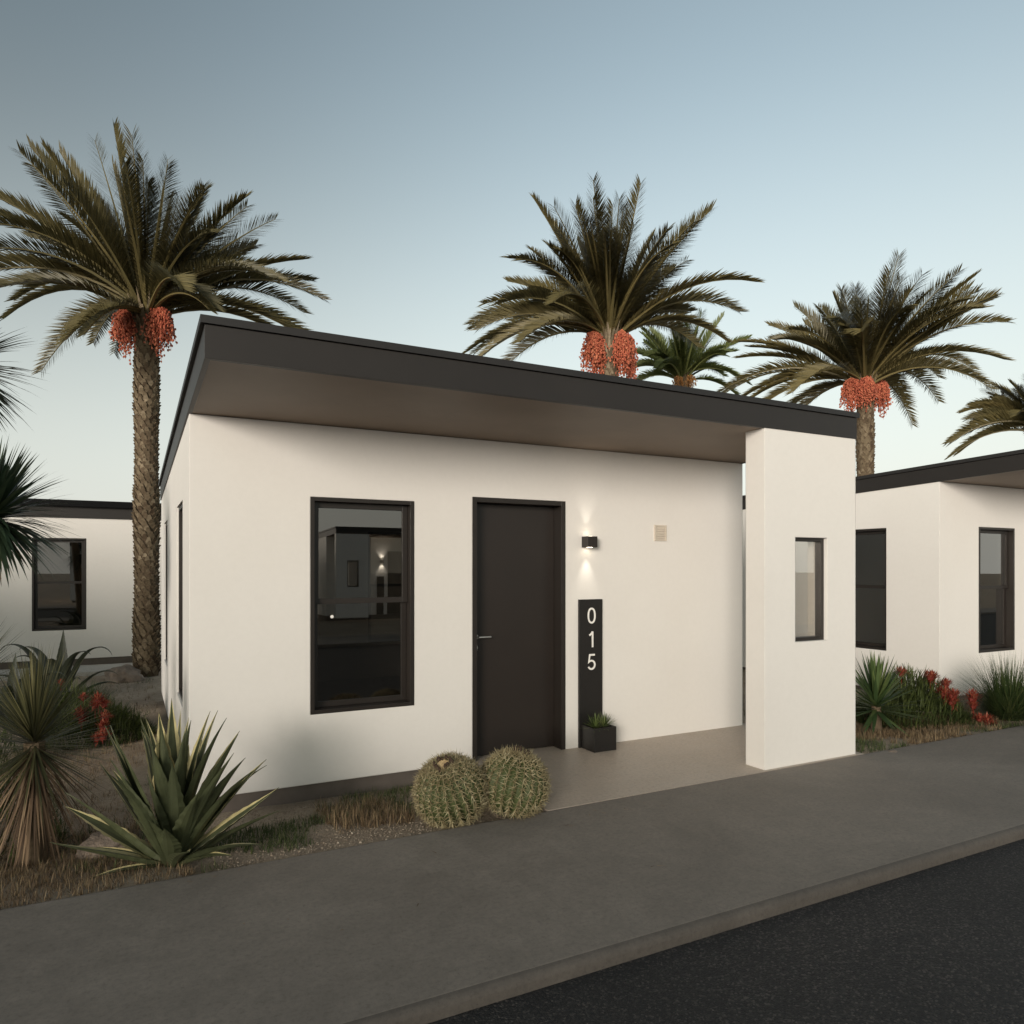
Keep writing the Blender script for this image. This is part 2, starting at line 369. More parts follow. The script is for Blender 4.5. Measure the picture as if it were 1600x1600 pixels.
def make_house():
    h = empty('white_house', (0, 0, 0))
    wl = MB()
    WX0, WX1 = .822, 1.632
    win_f = (WX0, WX1, WZ0, WZ1); door = (2.14, 3.04, -1, 2.19)
    zl = [0, WZ0, WZ1, 2.19, 9]
    wall_panel(wl, [0, WX0, WX1, 2.14, 3.04, W], zl, [win_f, door], lambda s, d, z: (s, d, z), T, lambda s: soff(0), False)
    # rear wall: seen from behind, one window
    RX0, RX1 = 2.69, 3.50
    wall_panel(wl, [0, W - RX1, W - RX0, W], [0, WZ0, WZ1, 9], [(W - RX1, W - RX0, WZ0, WZ1)], lambda s, d, z: (W - s, D - d, z), T, lambda s: soff(D), False)
    # left wall (x = 0, outside towards -x), s runs from the back to the front
    S = [(.71, 1.52), (3.33, 4.14)]
    sl = sorted([0, D] + [D - a for p in S for a in p])
    wall_panel(wl, sl, [0, WZ0, WZ1, 9], [(D - b_, D - a_, WZ0, WZ1) for a_, b_ in S], lambda s, d, z: (d, D - s, z), T, lambda s: soff(D - s), False)
    wall_panel(wl, [0, D], [0, 9], [], lambda s, d, z: (W - d, s, z), T, lambda s: soff(s), False)
    # the pier carrying the overhang, with its slot
    PX0, PY0, PT = 4.08, -1.303, .2
    SX0, SX1, SZ0, SZ1 = 4.425, 4.805, 1.0, 1.853
    pr = MB()
    wall_panel(pr, [PX0, SX0, SX1, W], [0.003, SZ0, SZ1, 9], [(SX0, SX1, SZ0, SZ1)], lambda s, d, z: (s, PY0 + d, z), PT, lambda s: 2.7105)
    wl.build('wall', M['stucco'], h)
    pier = pr.build('pier', M['stucco'], h)
    pf = MB(); frame_bars(pf, SX1 - SX0, SZ1 - SZ0, .03, PY0 + .035, PY0 + .10, SX0, SZ0)
    pf.build('slot_frame', M['metal'], pier)
    pg = MB(); pg.box(SX0 + .03, SX1 - .03, PY0 + .066, PY0 + .072, SZ0 + .03, SZ1 - .03); pg.build('slot_pane', M['clear'], pier)
    # plinth
    pl = MB(); pl.box(.02, W - .02, .02, D - .02, -.3, -.001); pl.build('plinth', M['plinth'], h)
    fl = MB(); fl.box(.03, W - .03, T + .02, D - .03, .001, .012); fl.build('floor', M['inside'], h)
    # roof: sloping slab with fascia, soffit and cap flashing
    y0, y1, x0, x1 = -OV, D + .03, -.012, W + .006
    TH = .178
    def prism(b, x0, x1, ya, yb, lo, hi):
        v = [(x0,ya,lo(ya)),(x1,ya,lo(ya)),(x1,yb,lo(yb)),(x0,yb,lo(yb)),(x0,ya,hi(ya)),(x1,ya,hi(ya)),(x1,yb,hi(yb)),(x0,yb,hi(yb))]
        b.mesh(v, [(0,3,2,1),(4,5,6,7),(0,1,5,4),(1,2,6,5),(2,3,7,6),(3,0,4,7)])
    rf = MB()
    prism(rf, x0, x1, y0, y0 + .03, soff, lambda y: soff(y) + TH)
    prism(rf, x0, x1, y1 - .03, y1, soff, lambda y: soff(y) + TH)
    prism(rf, x0, x0 + .03, y0 + .03, y1 - .03, soff, lambda y: soff(y) + TH)
    prism(rf, x1 - .03, x1, y0 + .03, y1 - .03, soff, lambda y: soff(y) + TH)
    roof = rf.build('roof', M['fascia'], h)
    so = MB(); prism(so, x0 + .03, x1 - .03, y0 + .03, y1 - .03, lambda y: soff(y) + .004, lambda y: soff(y) + TH - .002)
    so.build('soffit', M['soffit'], roof)
    cp = MB(); prism(cp, x0 - .022, x1 + .022, y0 - .014, y1 + .012, lambda y: soff(y) + TH + .004, lambda y: soff(y) + TH + .046)
    prism(cp, x0 + .012, x1 - .012, y0 + .012, y1 - .012, lambda y: soff(y) + TH - .001, lambda y: soff(y) + TH + .006)
    cp.build('cap_flashing', M['cap'], roof)
    gt = MB(); gt.box(x0, x1, y1 + .014, y1 + .10, soff(y1) + TH + .02, soff(y1) + TH + .13); gt.build('gutter', M['gutter'], roof)
    # openings
    window(h, (WX0, 0, WZ0), 0)
    window(h, (RX1, D, WZ0), math.pi)
    for a_, b_ in S: window(h, (.020, b_, WZ0), -math.pi / 2)
    # door
    df = MB(); fw = .04
    df.box(2.14, 2.14 + fw, -.004, .17, .004, 2.19); df.box(3.04 - fw, 3.04, -.004, .17, .004, 2.19)
    df.box(2.14 + fw, 3.04 - fw, -.003, .17, 2.19 - fw, 2.19)
    df.build('door_frame', M['metal'], h)
    dl = MB(); dl.box(2.183, 2.997, .125, .165, .012, 2.147); dr = dl.build('door', M['door'], h)
    hd = MB(); hd.tube([(2.225, .125, 1.02), (2.225, .117, 1.02)], [.024, .024], 20)
    hd.tube([(2.225, .118, 1.02), (2.225, .075, 1.02), (2.232, .07, 1.02), (2.345, .07, 1.02)], [.009, .009, .009, .008], 10)
    hd.build('handle', M['steel'], dr)
    lk = MB(); lk.tube([(2.225, .125, .93), (2.225, .113, .93)], [.02, .018], 20); lk.box(2.216, 2.234, .108, .114, .905, .952); lk.build('lock', M['steel'], dr)
    return h

H0 = make_house()
def place_house(h, x, y, rz, label):
    h.location = (x, y, 0); h.rotation_euler = (0, 0, rz)
    tag(h, label, 'house', 'white flat roofed houses of one design')
place_house(H0, .36, 5.46, 0, 'nearest white house with a dark overhanging roof, brown front door and slotted pier')
wn = [c for c in H0.children if c.name.startswith('window')][0]
H1 = copy_tree(H0); place_house(H1, 8.80, 5.46, 0, 'white house on the right behind red flowering bush, cut off by the photo edge')
H2 = copy_tree(H0); place_house(H2, 2.0, 14.95 + D, math.pi, 'white house far left behind the palm trunk, its rear window facing the road')
opp = ['white house straight across the road, seen mirrored in the front window',
       'white house across the road, second from the mirrored one',
       'white house across the road beyond the gap, farthest from the mirrored one']
for i in range(3):
    c = copy_tree(H0); place_house(c, 5.8 - 8.44 * (0, 1, 3)[i] + W, -13.3, math.pi, opp[i])
c = copy_tree(H0); place_house(c, .36 - 8.44 - 4.0, 5.46, 0, 'white house next door on the left, outside the left photo edge')
st = MB(); st.tube([(.185, .1045, .715), (.185, .1025, .715)], [.013, .013], 20); st.build('sticker', M['white'], wn)

# ---------------------------------------------------------------- things on the front wall
FX, FY = .36, 5.46
lamp = empty('wall_lamp', (3.62, FY, 1.835)); tag(lamp, 'small dark cube wall lamp lit up and down above the number board', 'wall lamp')
b = MB(); b.box(-.05, .05, -.105, -.004, -.048, .048); b.build('lamp_body', M['metal'], lamp)
b = MB(); b.box(-.036, .036, -.004, 0.004, -.04, .04); b.build('back_plate', M['metal'], lamp)
for s, e in ((-1, 3.4), (1, 1.7)):
    b = MB(); b.tube([(0, -.055, s * .0485), (0, -.055, s * .0500)], [.026, .026], 20); b.build('lens', M['lamp_lens'], lamp)
    L = bpy.data.lights.new('bulb', 'SPOT'); L.energy = e; L.color = (1.0, .92, .80); L.spot_size = rad(58); L.spot_blend = 1.0; L.shadow_soft_size = .02
    o = bpy.data.objects.new('bulb', L); COL.objects.link(o); o.parent = lamp; o.location = (0, -.055, s * .056)
    if s > 0: o.rotation_euler = (math.pi, 0, 0)

sg = empty('number_board', (3.533, FY, 0)); tag(sg, 'tall dark board with white numbers 015 beside the front door', 'sign')
b = MB(); b.box(0, .247, -.022, -.001, .004, 1.322); b.build('board', M['black'], sg)
def stroke(pts, w=.0165, th=.003):
    """a flat letter stroke of constant width along a polyline in the board's plane"""
    m = MB(); P = [Vector((p[0], 0, p[1])) for p in pts]; L = []; Rr = []
    closed = (P[0] - P[-1]).length < 1e-6
    for i, p in enumerate(P):
        q0 = P[i-1] if i else (P[-2] if closed else P[0]); q1 = P[i+1] if i < len(P) - 1 else (P[1] if closed else P[-1])
        d0 = (p - q0).normalized() if (p - q0).length else (q1 - p).normalized(); d1 = (q1 - p).normalized() if (q1 - p).length else d0
        n0 = Vector((-d0.z, 0, d0.x)); n1 = Vector((-d1.z, 0, d1.x)); n = (n0 + n1).normalized()
        k = w / 2 / max(.5, n.dot(n0)); L.append(p + n * k); Rr.append(p - n * k)
    Y = Vector((0, -th, 0))
    for i in range(len(P) - 1):
        m.face([L[i] + Y, Rr[i] + Y, Rr[i+1] + Y, L[i+1] + Y])
        m.face([L[i], L[i+1], L[i+1] + Y, L[i] + Y]); m.face([Rr[i], Rr[i] + Y, Rr[i+1] + Y, Rr[i+1]])
    return m
def arc(cx, cz, rx, rz, a0, a1, n=28):
    return [(cx + rx * math.cos(rad(a0 + (a1 - a0) * i / n)), cz + rz * math.sin(rad(a0 + (a1 - a0) * i / n))) for i in range(n + 1)]
hD, wD = .142, .086
ring = []
for i in range(49):     # a slightly squarish oval
    t = 2 * math.pi * i / 48; cx_, sx_ = math.cos(t), math.sin(t)
    ring.append(((wD - .0165) / 2 * math.copysign(abs(cx_) ** .85, cx_), hD / 2 + (hD - .0165) / 2 * math.copysign(abs(sx_) ** .9, sx_)))
ring[-1] = ring[0]
one_ = [(-.030, hD * .74), (-.012, hD * .80), (.002, hD * .90), (.007, hD * .985), (.0085, hD * .93), (.0085, 0)]
one_ = [(-.026, hD * .755), (-.010, hD * .815), (.004, hD * .915), (.010, hD * .99)]
five = [(.034, hD - .008), (-.020, hD - .008), (-.030, hD * .50), (-.018, hD * .565)] + arc(-.002, hD * .315, .036, hD * .262, 100, -155, 26)
for strokes, z in (((ring,), 1.105), ((one_, [(.010, hD), (.010, 0)]), .892), ((five,), .690)):
    m = MB()
    for k, st_ in enumerate(strokes):
        q = stroke(st_, .0165, .003 + .0006 * k); n0 = len(m.v); m.v += q.v; m.f += [tuple(i + n0 for i in f) for f in q.f]; m.t += q.t
    d = m.build('digit', M['white'], sg); d.location = (.130, -.0222, z)

lamp2 = copy_tree(lamp)
for c_ in lamp2.children:
    if c_.type == 'LIGHT': c_.data = c_.data.copy(); c_.data.energy = 14; c_.data.spot_size = rad(100)
lamp2.location = (5.8 + W - 3.26, -13.3, 1.835); lamp2.rotation_euler = (0, 0, math.pi)
tag(lamp2, 'lit cube wall lamp on the house across the road, seen only mirrored in the window')
b = MB(); b.box(0, .247, -.022, -.001, .004, 1.322)
tag(b.build('number_board', M['black'], None, loc=(5.8 + W - 3.173, -13.3, 0)), 'tall dark board on the house across the road, seen only mirrored', 'sign').rotation_euler = (0, 0, math.pi)
vp = empty('wall_vent', (4.386, FY, 1.86)); tag(vp, 'small square cream louvred plate on the wall right of the lamp', 'vent')
b = MB(); frame_bars(b, .142, .150, .014, -.014, .002); b.build('vent_frame', M['plate'], vp)
b = MB(); b.box(.014, .128, -.004, .001, .014, .136)
for k in range(5):
    z = .022 + k * .023
    b.mesh([(.014,-.012,z),(.128,-.012,z),(.128,-.003,z+.017),(.014,-.003,z+.017),(.014,-.010,z-.003),(.128,-.010,z-.003)], [(0,1,2,3),(4,5,1,0)])
b.build('louvre', M['plate'], vp)

px0, py0, pw, pd, ph = 3.555, 5.235, .232, .198, .205
pb = empty('planter_box', (px0, py0, .004)); tag(pb, 'black square planter box on the patio before the number board', 'planter')
b = MB(); t = .012
b.box(0, pw, 0, t, 0, ph); b.box(0, pw, pd - t, pd, 0, ph); b.box(0, t, t, pd - t, 0, ph); b.box(pw - t, pw, t, pd - t, 0, ph); b.box(t, pw - t, t, pd - t, 0, .02)
b.build('box', M['black'], pb)
b = MB(); b.box(t + .001, pw - t - .001, t + .001, pd - t - .001, .02, ph - .02); b.build('potting_soil', M['rubber'], pb)

# ---------------------------------------------------------------- plant builders
def blade(b, p, d, L, w, droop=0.0, seg=3, tint=None, up=UP, fold=0.0, wprof=None):
    """a strap leaf from p along d, bending down by droop"""
    d = Vector(d).normalized(); p = Vector(p)
    side = d.cross(up)
    if side.length < 1e-3: side = Vector((1, 0, 0))
    side.normalize()
    tint = R.random() if tint is None else tint
    prev = None; q = p.copy(); dd = d.copy()
    for i in range(seg + 1):
        t = i / seg
        ww = w * (wprof(t) if wprof else (1 - t) ** .6)
        if i == seg: pts = [q.copy()]
        else: pts = [q - side * ww / 2, q + side * ww / 2]
        if prev is not None:
            if len(pts) == 2: b.face([prev[0], prev[1], pts[1], pts[0]], tint)
            else: b.face([prev[0], prev[1], pts[0]], tint)
        prev = pts
        q = q + dd * (L / seg)
        dd = (dd - UP * droop / seg).normalized()

def rosette(b, c, n, L, w, el0, el1, droop=0.1, seg=3, tint=None, jit=.12, wprof=None):
    for i in range(n):
        az = i * 2.39996 + R.uniform(-.2, .2); t = (i + .5) / n
        el = rad(el0 + (el1 - el0) * t) + R.gauss(0, jit)
        d = Vector((math.cos(az) * math.cos(el), math.sin(az) * math.cos(el), math.sin(el)))
        blade(b, Vector(c) + d * .03, d, L * R.uniform(.8, 1.1), w, droop * R.uniform(.3, 1.3), seg, tint(R.random()) if tint else None, wprof=wprof)

# --- planter succulents
for k, (dx, lab) in enumerate(((.07, 'left green spiky succulent in the black planter box'), (.165, 'right green spiky succulent in the black planter box'))):
    b = MB(); rosette(b, (0, 0, 0), 64, .112, .013, 80, 0, .3, 3)
    o = b.build('succulent', M['succulent'], None, loc=(px0 + dx, py0 + .09, .004 + ph - .02)); tag(o, lab, 'plant', 'succulents in the planter')

# --- date palms
def frond(b, p0, tip, sag, leaf_len, tint0, nleaf=108, leaf_w=.024, base=.07):
    p0 = Vector(p0); tip = Vector(tip); mid = (p0 + tip) / 2 + UP * sag
    L = (tip - p0).length
    def P(t): return p0 * (1-t)**2 + mid * 2*t*(1-t) + tip * t*t
    def Tn(t): return ((mid - p0) * (1-t) + (tip - mid) * t).normalized()
    pts = [P(i / 10) for i in range(11)]
    b.tube(pts, [.030 * (1 - i / 10) ** 1.2 + .005 for i in range(11)], 4, False, min(1, tint0 + .45))
    ch = (tip - p0).normalized(); steep = abs(ch.z)
    tw = R.uniform(-.45, .45) if steep < .62 else R.choice((-1, 1)) * R.uniform(.2, 1.35) * (1 if abs(ch.dot(RV)) > .2 else .4)
    for i in range(nleaf):
        t = base + (1 - base) * (i + R.uniform(-.2, .2)) / (nleaf - 1); t = max(.05, min(.995, t))
        T = Tn(t); S = T.cross(UP)
        if S.length < .05: S = RV.copy()
        S.normalize(); N = S.cross(T).normalized()
        if N.z < 0: N = -N
        S2 = S * math.cos(tw) + N * math.sin(tw); N2 = N * math.cos(tw) - S * math.sin(tw)
        env = min(1, .30 + 3.2 * (t - base)) * (1 - .55 * max(0, (t - .5) / .5) ** 1.7)
        ang = rad(66 - 34 * t)
        for s in (-1, 1):
            d = T * math.cos(ang) + (S2 * s * .9 + N2 * .42).normalized() * math.sin(ang)
            d = (d + Vector((R.gauss(0, .05), R.gauss(0, .05), R.gauss(0, .05)))).normalized()
            ll = leaf_len * env * R.uniform(.86, 1.08)
            q = P(t); wv = d.cross(N2 * .5 + T).normalized() * leaf_w * .5 * (.6 + .4 * env)
            m1 = q + d * ll * .42; e = q + d * ll - UP * ll * R.uniform(.02, .12)
            ti = max(0, min(1, tint0 + R.gauss(0, .13)))
            b.face([q - wv * .5, q + wv * .5, m1 + wv, m1 - wv], ti); b.face([m1 - wv, m1 + wv, e], ti)

def palm_trunk(b, h, r0, r1, flare=.0):
    n = 20; rows = int(h / .05)
    b.tube([(0, 0, -.15), (0, 0, h * .5), (0, 0, h)], [r0 * .86, (r0 + r1) / 2 * .86, r1 * .86], 12, True, .1)
    for j in range(rows):
        z = h * (j + .5) / rows; f = z / h
        r = r0 + (r1 - r0) * f + .012 * math.sin(z * 3.1)
        boot = max(0, (f - .90) / .10)
        for k in range(n // 2):
            a = (k + .5 * (j % 2)) * 2 * math.pi / (n // 2) + R.uniform(-.12, .12) + j * .13
            out = Vector((math.cos(a), math.sin(a), 0)); sd = Vector((-math.sin(a), math.cos(a), 0))
            w = r * .44; hh = R.uniform(.075, .115) * (1 + 1.6 * boot); pr = r * R.uniform(.10, .24) * (1 + 1.2 * boot)
            c = out * r * .84 + UP * z
            tint = max(0, min(1, R.gauss(.42, .2)))
            tipc = c + UP * hh * .72 + out * pr
            A = c - sd * w * .5; B = c + sd * w * .5; C = c - UP * hh * .55
            E = tipc - sd * w * .20; G = tipc + sd * w * .20; K = c + UP * hh * .8
            b.face([C, B, G, E, A], tint); b.face([A, E, K], tint * .5); b.face([E, G, K], tint * .5 + .3); b.face([G, B, K], tint * .5)
            if boot > .15 and R.random() < .5:   # old leaf stalk stubs below the crown
                blade(b, c + UP * .02, out * .5 + UP * 1.0, .34 * boot + .08, .05, -.15, 2, min(1, tint + .2), up=out)

def fruit_bunch(b, top, rx, rz, n, size=.0165):
    """dates hanging on many loose strands from one arching stalk"""
    iv, fc = ico(); top = Vector(top); ns = max(24, n // 20)
    for i in range(ns):
        a = i * 2.39996 + R.uniform(-.3, .3); q = math.sqrt((i + .5) / ns)
        out = Vector((math.cos(a), math.sin(a), 0)); rr = rx * q * R.uniform(.8, 1.12)
        ln = rz * 2 * (1 - .42 * q) * R.uniform(.60, 1.22)
        p0 = top + UP * .10; p1 = top + out * rr * .75 + UP * (.02 + .10 * (1 - q)); p2 = top + out * rr - UP * ln
        pts = [p0 * (1-t)**2 + p1 * 2*t*(1-t) + p2 * t*t for t in (0, .25, .5, .75, 1)]
        b.tube(pts, [.006, .005, .004, .0035, .003], 3, False, 1.0)
        m = int(n / ns * (1.15 - .3 * q)); bt = R.gauss(.5, .14)
        for k in range(m):
            t = .32 + .68 * (k + R.random()) / m
            c = p0 * (1-t)**2 + p1 * 2*t*(1-t) + p2 * t*t
            c = c + Vector((R.gauss(0, 1), R.gauss(0, 1), R.gauss(0, .6))) * .016
            s_ = size * R.uniform(.75, 1.2); tint = max(0, min(1, bt + R.gauss(0, .2)))
            b.mesh([c + Vector((v.x * s_, v.y * s_, v.z * s_ * 1.35)) for v in iv], fc, tint)

def palm(px, Z, ground, crown_z, tips, cen, scl, label, group, mat='frond', r0=.205, r1=.19, L=2.9, fruit=((-.27, -.08, .23, .38), (.27, -.1, .25, .36)), fmat='date', tint=.5, leaf=.43, extra=12, nfr=1500):
    x, y = at(px, Z)
    root = empty('date_palm', (x, y, ground)); tag(root, label, 'palm tree', group)
    hh = crown_z - ground
    b = MB(); palm_trunk(b, hh - .05, r0, r1); b.build('trunk', M['bark'], root)
    b = MB(); s = Z / F / scl
    c0 = Vector((0, 0, hh))
    def one(dx, dz, sign, tn, toward=None):
        d2 = L * L - dx * dx - dz * dz
        dep = math.sqrt(d2) if d2 > 0 else 0.25
        dep *= sign * R.uniform(.5, .9)
        pk = .98 * (Z + dep) / Z; dx *= pk; dz *= pk
        tip = c0 + RV * dx + UP * dz + FV * dep
        hor = math.hypot(dx, dep)
        st = c0 + (RV * dx + FV * dep) * (.10 / max(hor, .1)) + UP * R.uniform(-.1, .12)
        sag = .30 * hor * (.55 if dz > .9 else 1.0)
        frond(b, st, tip, sag, leaf * R.uniform(.9, 1.1), max(.05, min(.95, tn + R.gauss(0, .13))))
    for k, (tx, ty) in enumerate(tips):
        one((tx - cen[0]) * s, (cen[1] - ty) * s, -1 if k % 3 == 0 else 1, tint)
    for tx, ty in tips:      # a second rank of leaves behind the upper ones
        dx, dz = (tx - cen[0]) * s, (cen[1] - ty) * s
        for rk in range(2 if dz > .28 * L else 1): one(dx * R.uniform(.7, .95) + R.uniform(-.15, .15) * L * .4, dz * R.uniform(.74, .93), R.choice((-1, 1)), tint - .05)
    for k in range(extra):
        az = R.uniform(0, 6.28); el = R.uniform(.42, 1.3)
        ll = L * R.uniform(.8, .95)
        dx, dz, dep = math.cos(az) * math.cos(el) * ll * .8, math.sin(el) * ll * .72 - .15, math.sin(az) * math.cos(el) * ll
        tip = c0 + RV * dx + UP * dz + FV * dep
        hor = math.hypot(dx, dep)
        frond(b, c0 + (RV * dx + FV * dep) * (.08 / max(hor, .1)), tip, .3 * hor, leaf * .95, max(.05, min(.95, tint - .12 + R.gauss(0, .12))))
    b.build('crown', M[mat], root)
    for fx, fd, frx, frz in fruit:
        b = MB(); p = c0 + RV * fx + FV * fd * 1.0 + UP * (-.02)
        fruit_bunch(b, p, frx, frz, nfr); b.build('fruit_bunch', M[fmat], root)
    return root

P1 = [(175,180),(280,175),(455,115),(690,140),(740,150),(830,270),(930,290),(1100,360),(1210,400),(1370,510),(1430,660),(1460,810),(1555,935),(1530,1100),(1560,1165),(1270,1140),(0,430),(230,520),(10,545),(-120,720),(-60,850),(-100,950),(60,1210),(250,1010),(620,1350),(760,440),(600,460),(900,430),(330,300)]
P2 = [(330,200),(290,390),(500,150),(610,150),(680,165),(740,190),(880,100),(1020,185),(1180,190),(1240,240),(1070,450),(1300,515),(1480,580),(1385,745),(340,490),(185,540),(90,630),(100,650),(85,715),(65,795),(240,870),(70,980),(560,250),(800,320),(650,400),(1000,350),(450,330)]
P3 = [(770,85),(540,180),(640,200),(680,190),(880,160),(1020,180),(1190,205),(1285,265),(1370,290),(1325,490),(1470,580),(1520,725),(1255,735),(1225,845),(385,295),(430,285),(235,380),(240,465),(340,630),(30,710),(110,790),(150,870),(400,910),(850,170),(700,300),(800,250),(600,330)]
P4 = [(660,160),(870,140),(1220,120),(1440,440),(1400,720),(1470,1060),(200,400),(360,280),(440,230),(90,850),(230,650),(980,200),(1120,690),(550,250),(760,180),(300,900)]
P5 = [(800,320),(800,525),(690,690),(490,880),(420,1060),(310,1310),(1060,255),(1170,150),(1300,100),(1450,0),(1650,50),(1900,200),(2100,500),(2200,800),(2150,1100),(1000,500),(1200,350)]
G = 'date palms rising behind the white houses'
palm(229, 11.7, -.12, 5.72, P1, (745, 1010), 3.2, 'tall date palm with two red fruit bunches left of the nearest house, whole trunk showing', G, tint=.35)
palm(951, 13.1, -.1, 5.78, P2, (750, 800), 3.2, 'date palm with red fruit rising behind the middle of the nearest roof', G, tint=.52, fruit=((-.27, -.12, .25, .44), (.22, -.15, .20, .42), (.40, .12, .13, .50)))
palm(1352, 16.4, -.1, 5.80, P3, (735, 720), 3.556, 'date palm with red fruit behind the gap between the nearest and right houses', G, tint=.55, L=3.3, leaf=.49, fruit=((-.36, -.1, .26, .40), (.34, .0, .24, .40), (-.10, -.26, .22, .32)))
palm(1066, 19.0, -.1, 6.55, P4, (740, 850), 6.957, 'smaller green palm with brownish fruit low behind the middle palm', G, 'frond_green', L=2.0, leaf=.36, fruit=((-.15, -.2, .16, .2), (.16, -.2, .16, .2)), fmat='date_brown', extra=6, r0=.18, r1=.17, tint=.5, nfr=200)
palm(1628, 16.4, -.1, 4.75, P5, (1450, 950), 10.0, 'date palm at the right photo edge showing only its left fronds', G, tint=.55, extra=8, fruit=((.2, 0, .2, .3),), L=2.0, leaf=.40)

# --- thick leaf for agaves
def thick_leaf(b, base, d, L, w, curl, th, seg=9, teeth=.0, roll=0.0, variegated=True, tip_bend=0.0, tint=None):
    d = Vector(d).normalized(); q = Vector(base)
    side = d.cross(UP)
    if side.length < .05: side = Vector((math.cos(roll), math.sin(roll), 0))
    side.normalize(); side = Matrix.Rotation(roll, 3, d) @ side
    rows = []; dd = d.copy(); t0 = R.uniform(.0, .4) if tint is None else tint
    nseg = seg * 2
    for i in range(nseg + 1):
        t = i / nseg
        prof = (.56 + .54 * math.sin(math.pi * min(1, t * .95 + .05))) if t < .98 else .06
        prof *= (1 - max(0, (t - .48) / .52) ** 1.7 * .97)
        hw = w * .5 * prof
        tz = (1 + teeth * (1 if i % 2 else -.4)) if t < .9 else 1
        n = side.cross(dd).normalized()
        if n.z < 0 and abs(d.z) < .98: n = -n
        cup = hw * (.42 - .25 * t)
        k = th * (1 - t) + .002
        top = [q - side * hw * tz + n * cup, q - side * hw * .56 + n * cup * .34, q, q + side * hw * .56 + n * cup * .34, q + side * hw * tz + n * cup]
        bot = [q + side * hw * .55 + n * (cup * .25 - k), q - n * k * 1.35, q - side * hw * .55 + n * (cup * .25 - k)]
        rows.append([p.copy() for p in top + bot])
        q = q + dd * (L / nseg)
        bend = curl / nseg + (tip_bend * max(0, t - .4) * 5.55 / nseg)
        dd = (Matrix.Rotation(bend, 3, -side if (d.cross(UP)).dot(side) > 0 else side) @ dd).normalized() if True else dd
    m = 8
    for i in range(len(rows) - 1):
        for k in range(m):
            k2 = (k + 1) % m
            edge = variegated and k in (0, 3)
            tint = 1.0 if edge else t0 * (1.0 if k in (1, 2) else .75)
            b.face([rows[i][k], rows[i][k2], rows[i+1][k2], rows[i+1][k]], tint)

def vdir(az, el):
    """direction by azimuth in the view plane: az 0 = photo right, 90 = away"""
    a = rad(az); e = rad(el)
    return RV * math.cos(a) * math.cos(e) + FV * math.sin(a) * math.cos(e) + UP * math.sin(e)

ax, ay = at(268, 4.02)
ag = MB()
leaves = [ # az, el, length, width, curl, roll
 (180, 62, .84, .11, -.05), (170, 76, .83, .105, 0), (200, 84, .88, .11, .03), (90, 84, .92, .105, 0), (20, 80, .86, .10, .05), (10, 70, .86, .10, .05),
 (0, 62, .82, .095, .05), (-10, 52, .76, .10, 0), (5, 46, .74, .09, -.05), (15, 38, .66, .085, -.08), (-15, 30, .62, .085, .1), (-30, 26, .44, .05, .2),
 (182, 50, .68, .085, .1), (190, 40, .66, .08, -.05), (185, 32, .64, .085, -.1), (200, 18, .58, .08, -.05), (170, 11, .46, .04, .0), (215, 10, .36, .04, .1),
 (250, 72, .56, .10, .0), (275, 80, .70, .10, .05), (300, 74, .64, .10, .0), (225, 60, .58, .10, .05), (268, 52, .40, .095, .05), (325, 58, .56, .09, .1),
 (310, 38, .46, .085, .25), (288, 46, .38, .10, .1), (60, 68, .86, .10, 0), (120, 70, .84, .10, 0), (140, 60, .8, .10, .05), (45, 58, .78, .09, .05), (100, 55, .7, .09, .1), (150, 45, .66, .09, .1), (30, 28, .58, .08, .0), (260, 86, .78, .11, 0), (340, 84, .82, .11, 0)]
for k, (az, el, L, w, curl) in enumerate(leaves):
    d = vdir(az + R.uniform(-7, 7), el + R.uniform(-4, 4) + (7 if 40 < el < 78 else 0))
    flat = Vector((d.x, d.y, 0)) * .05
    thick_leaf(ag, flat + UP * .03, d, L * .98, w * 1.02, curl * 1.2 + R.uniform(.02, .2), .016, 10, .12, R.uniform(-.5, .5), True, .12 if k % 3 else -.1)
for k in range(14):
    d = vdir(R.uniform(0, 360), R.uniform(56, 84))
    thick_leaf(ag, Vector((d.x, d.y, 0)) * .06 + UP * .03, d, R.uniform(.62, .86), R.uniform(.06, .085), R.uniform(-.05, .25), .013, 10, .12, R.uniform(-.6, .6), True, R.choice((0, .1, .35)), R.uniform(0, .4))
o = ag.build('agave', M['agave'], None, True, (ax, ay, soil_z(ax, ay) - .02)); tag(o, 'large agave with yellow edged leaves at the pavement edge before the house corner', 'plant')

# drooping grey agave further back
def big_agave(px, Z, leaves, label, sc_=1.0):
    x, y = at(px, Z); b = MB()
    for az, el, L, w, curl in leaves:
        thick_leaf(b, vdir(az, 0) * .06 + UP * .02, vdir(az, el), L * sc_, w * sc_, .1, .02, 12, .05, 0, False, max(0, curl - .1), R.uniform(.2, .9))
    o = b.build('agave', M['agave_grey'], None, True, (x, y, soil_z(x, y))); tag(o, label, 'plant')
    return o
big_agave(87, 9.2, [(60, 88, 1.15, .15, .05), (185, 70, 1.35, .15, 2.7), (178, 80, 1.15, .20, 2.5), (0, 66, 1.35, .14, 2.8), (350, 76, 1.1, .19, 2.4), (160, 52, 1.1, .13, 2.1), (230, 78, 1.05, .20, 2.6), (15, 45, 1.0, .12, 2.0), (190, 40, 1.05, .12, 1.7), (290, 80, .95, .18, 2.3), (100, 60, 1.0, .14, 1.8), (330, 50, .8, .12, 1.7), (20, 30, .9, .11, 1.4)], 'dark grey agave with drooping leaves before the far left house window', .82)
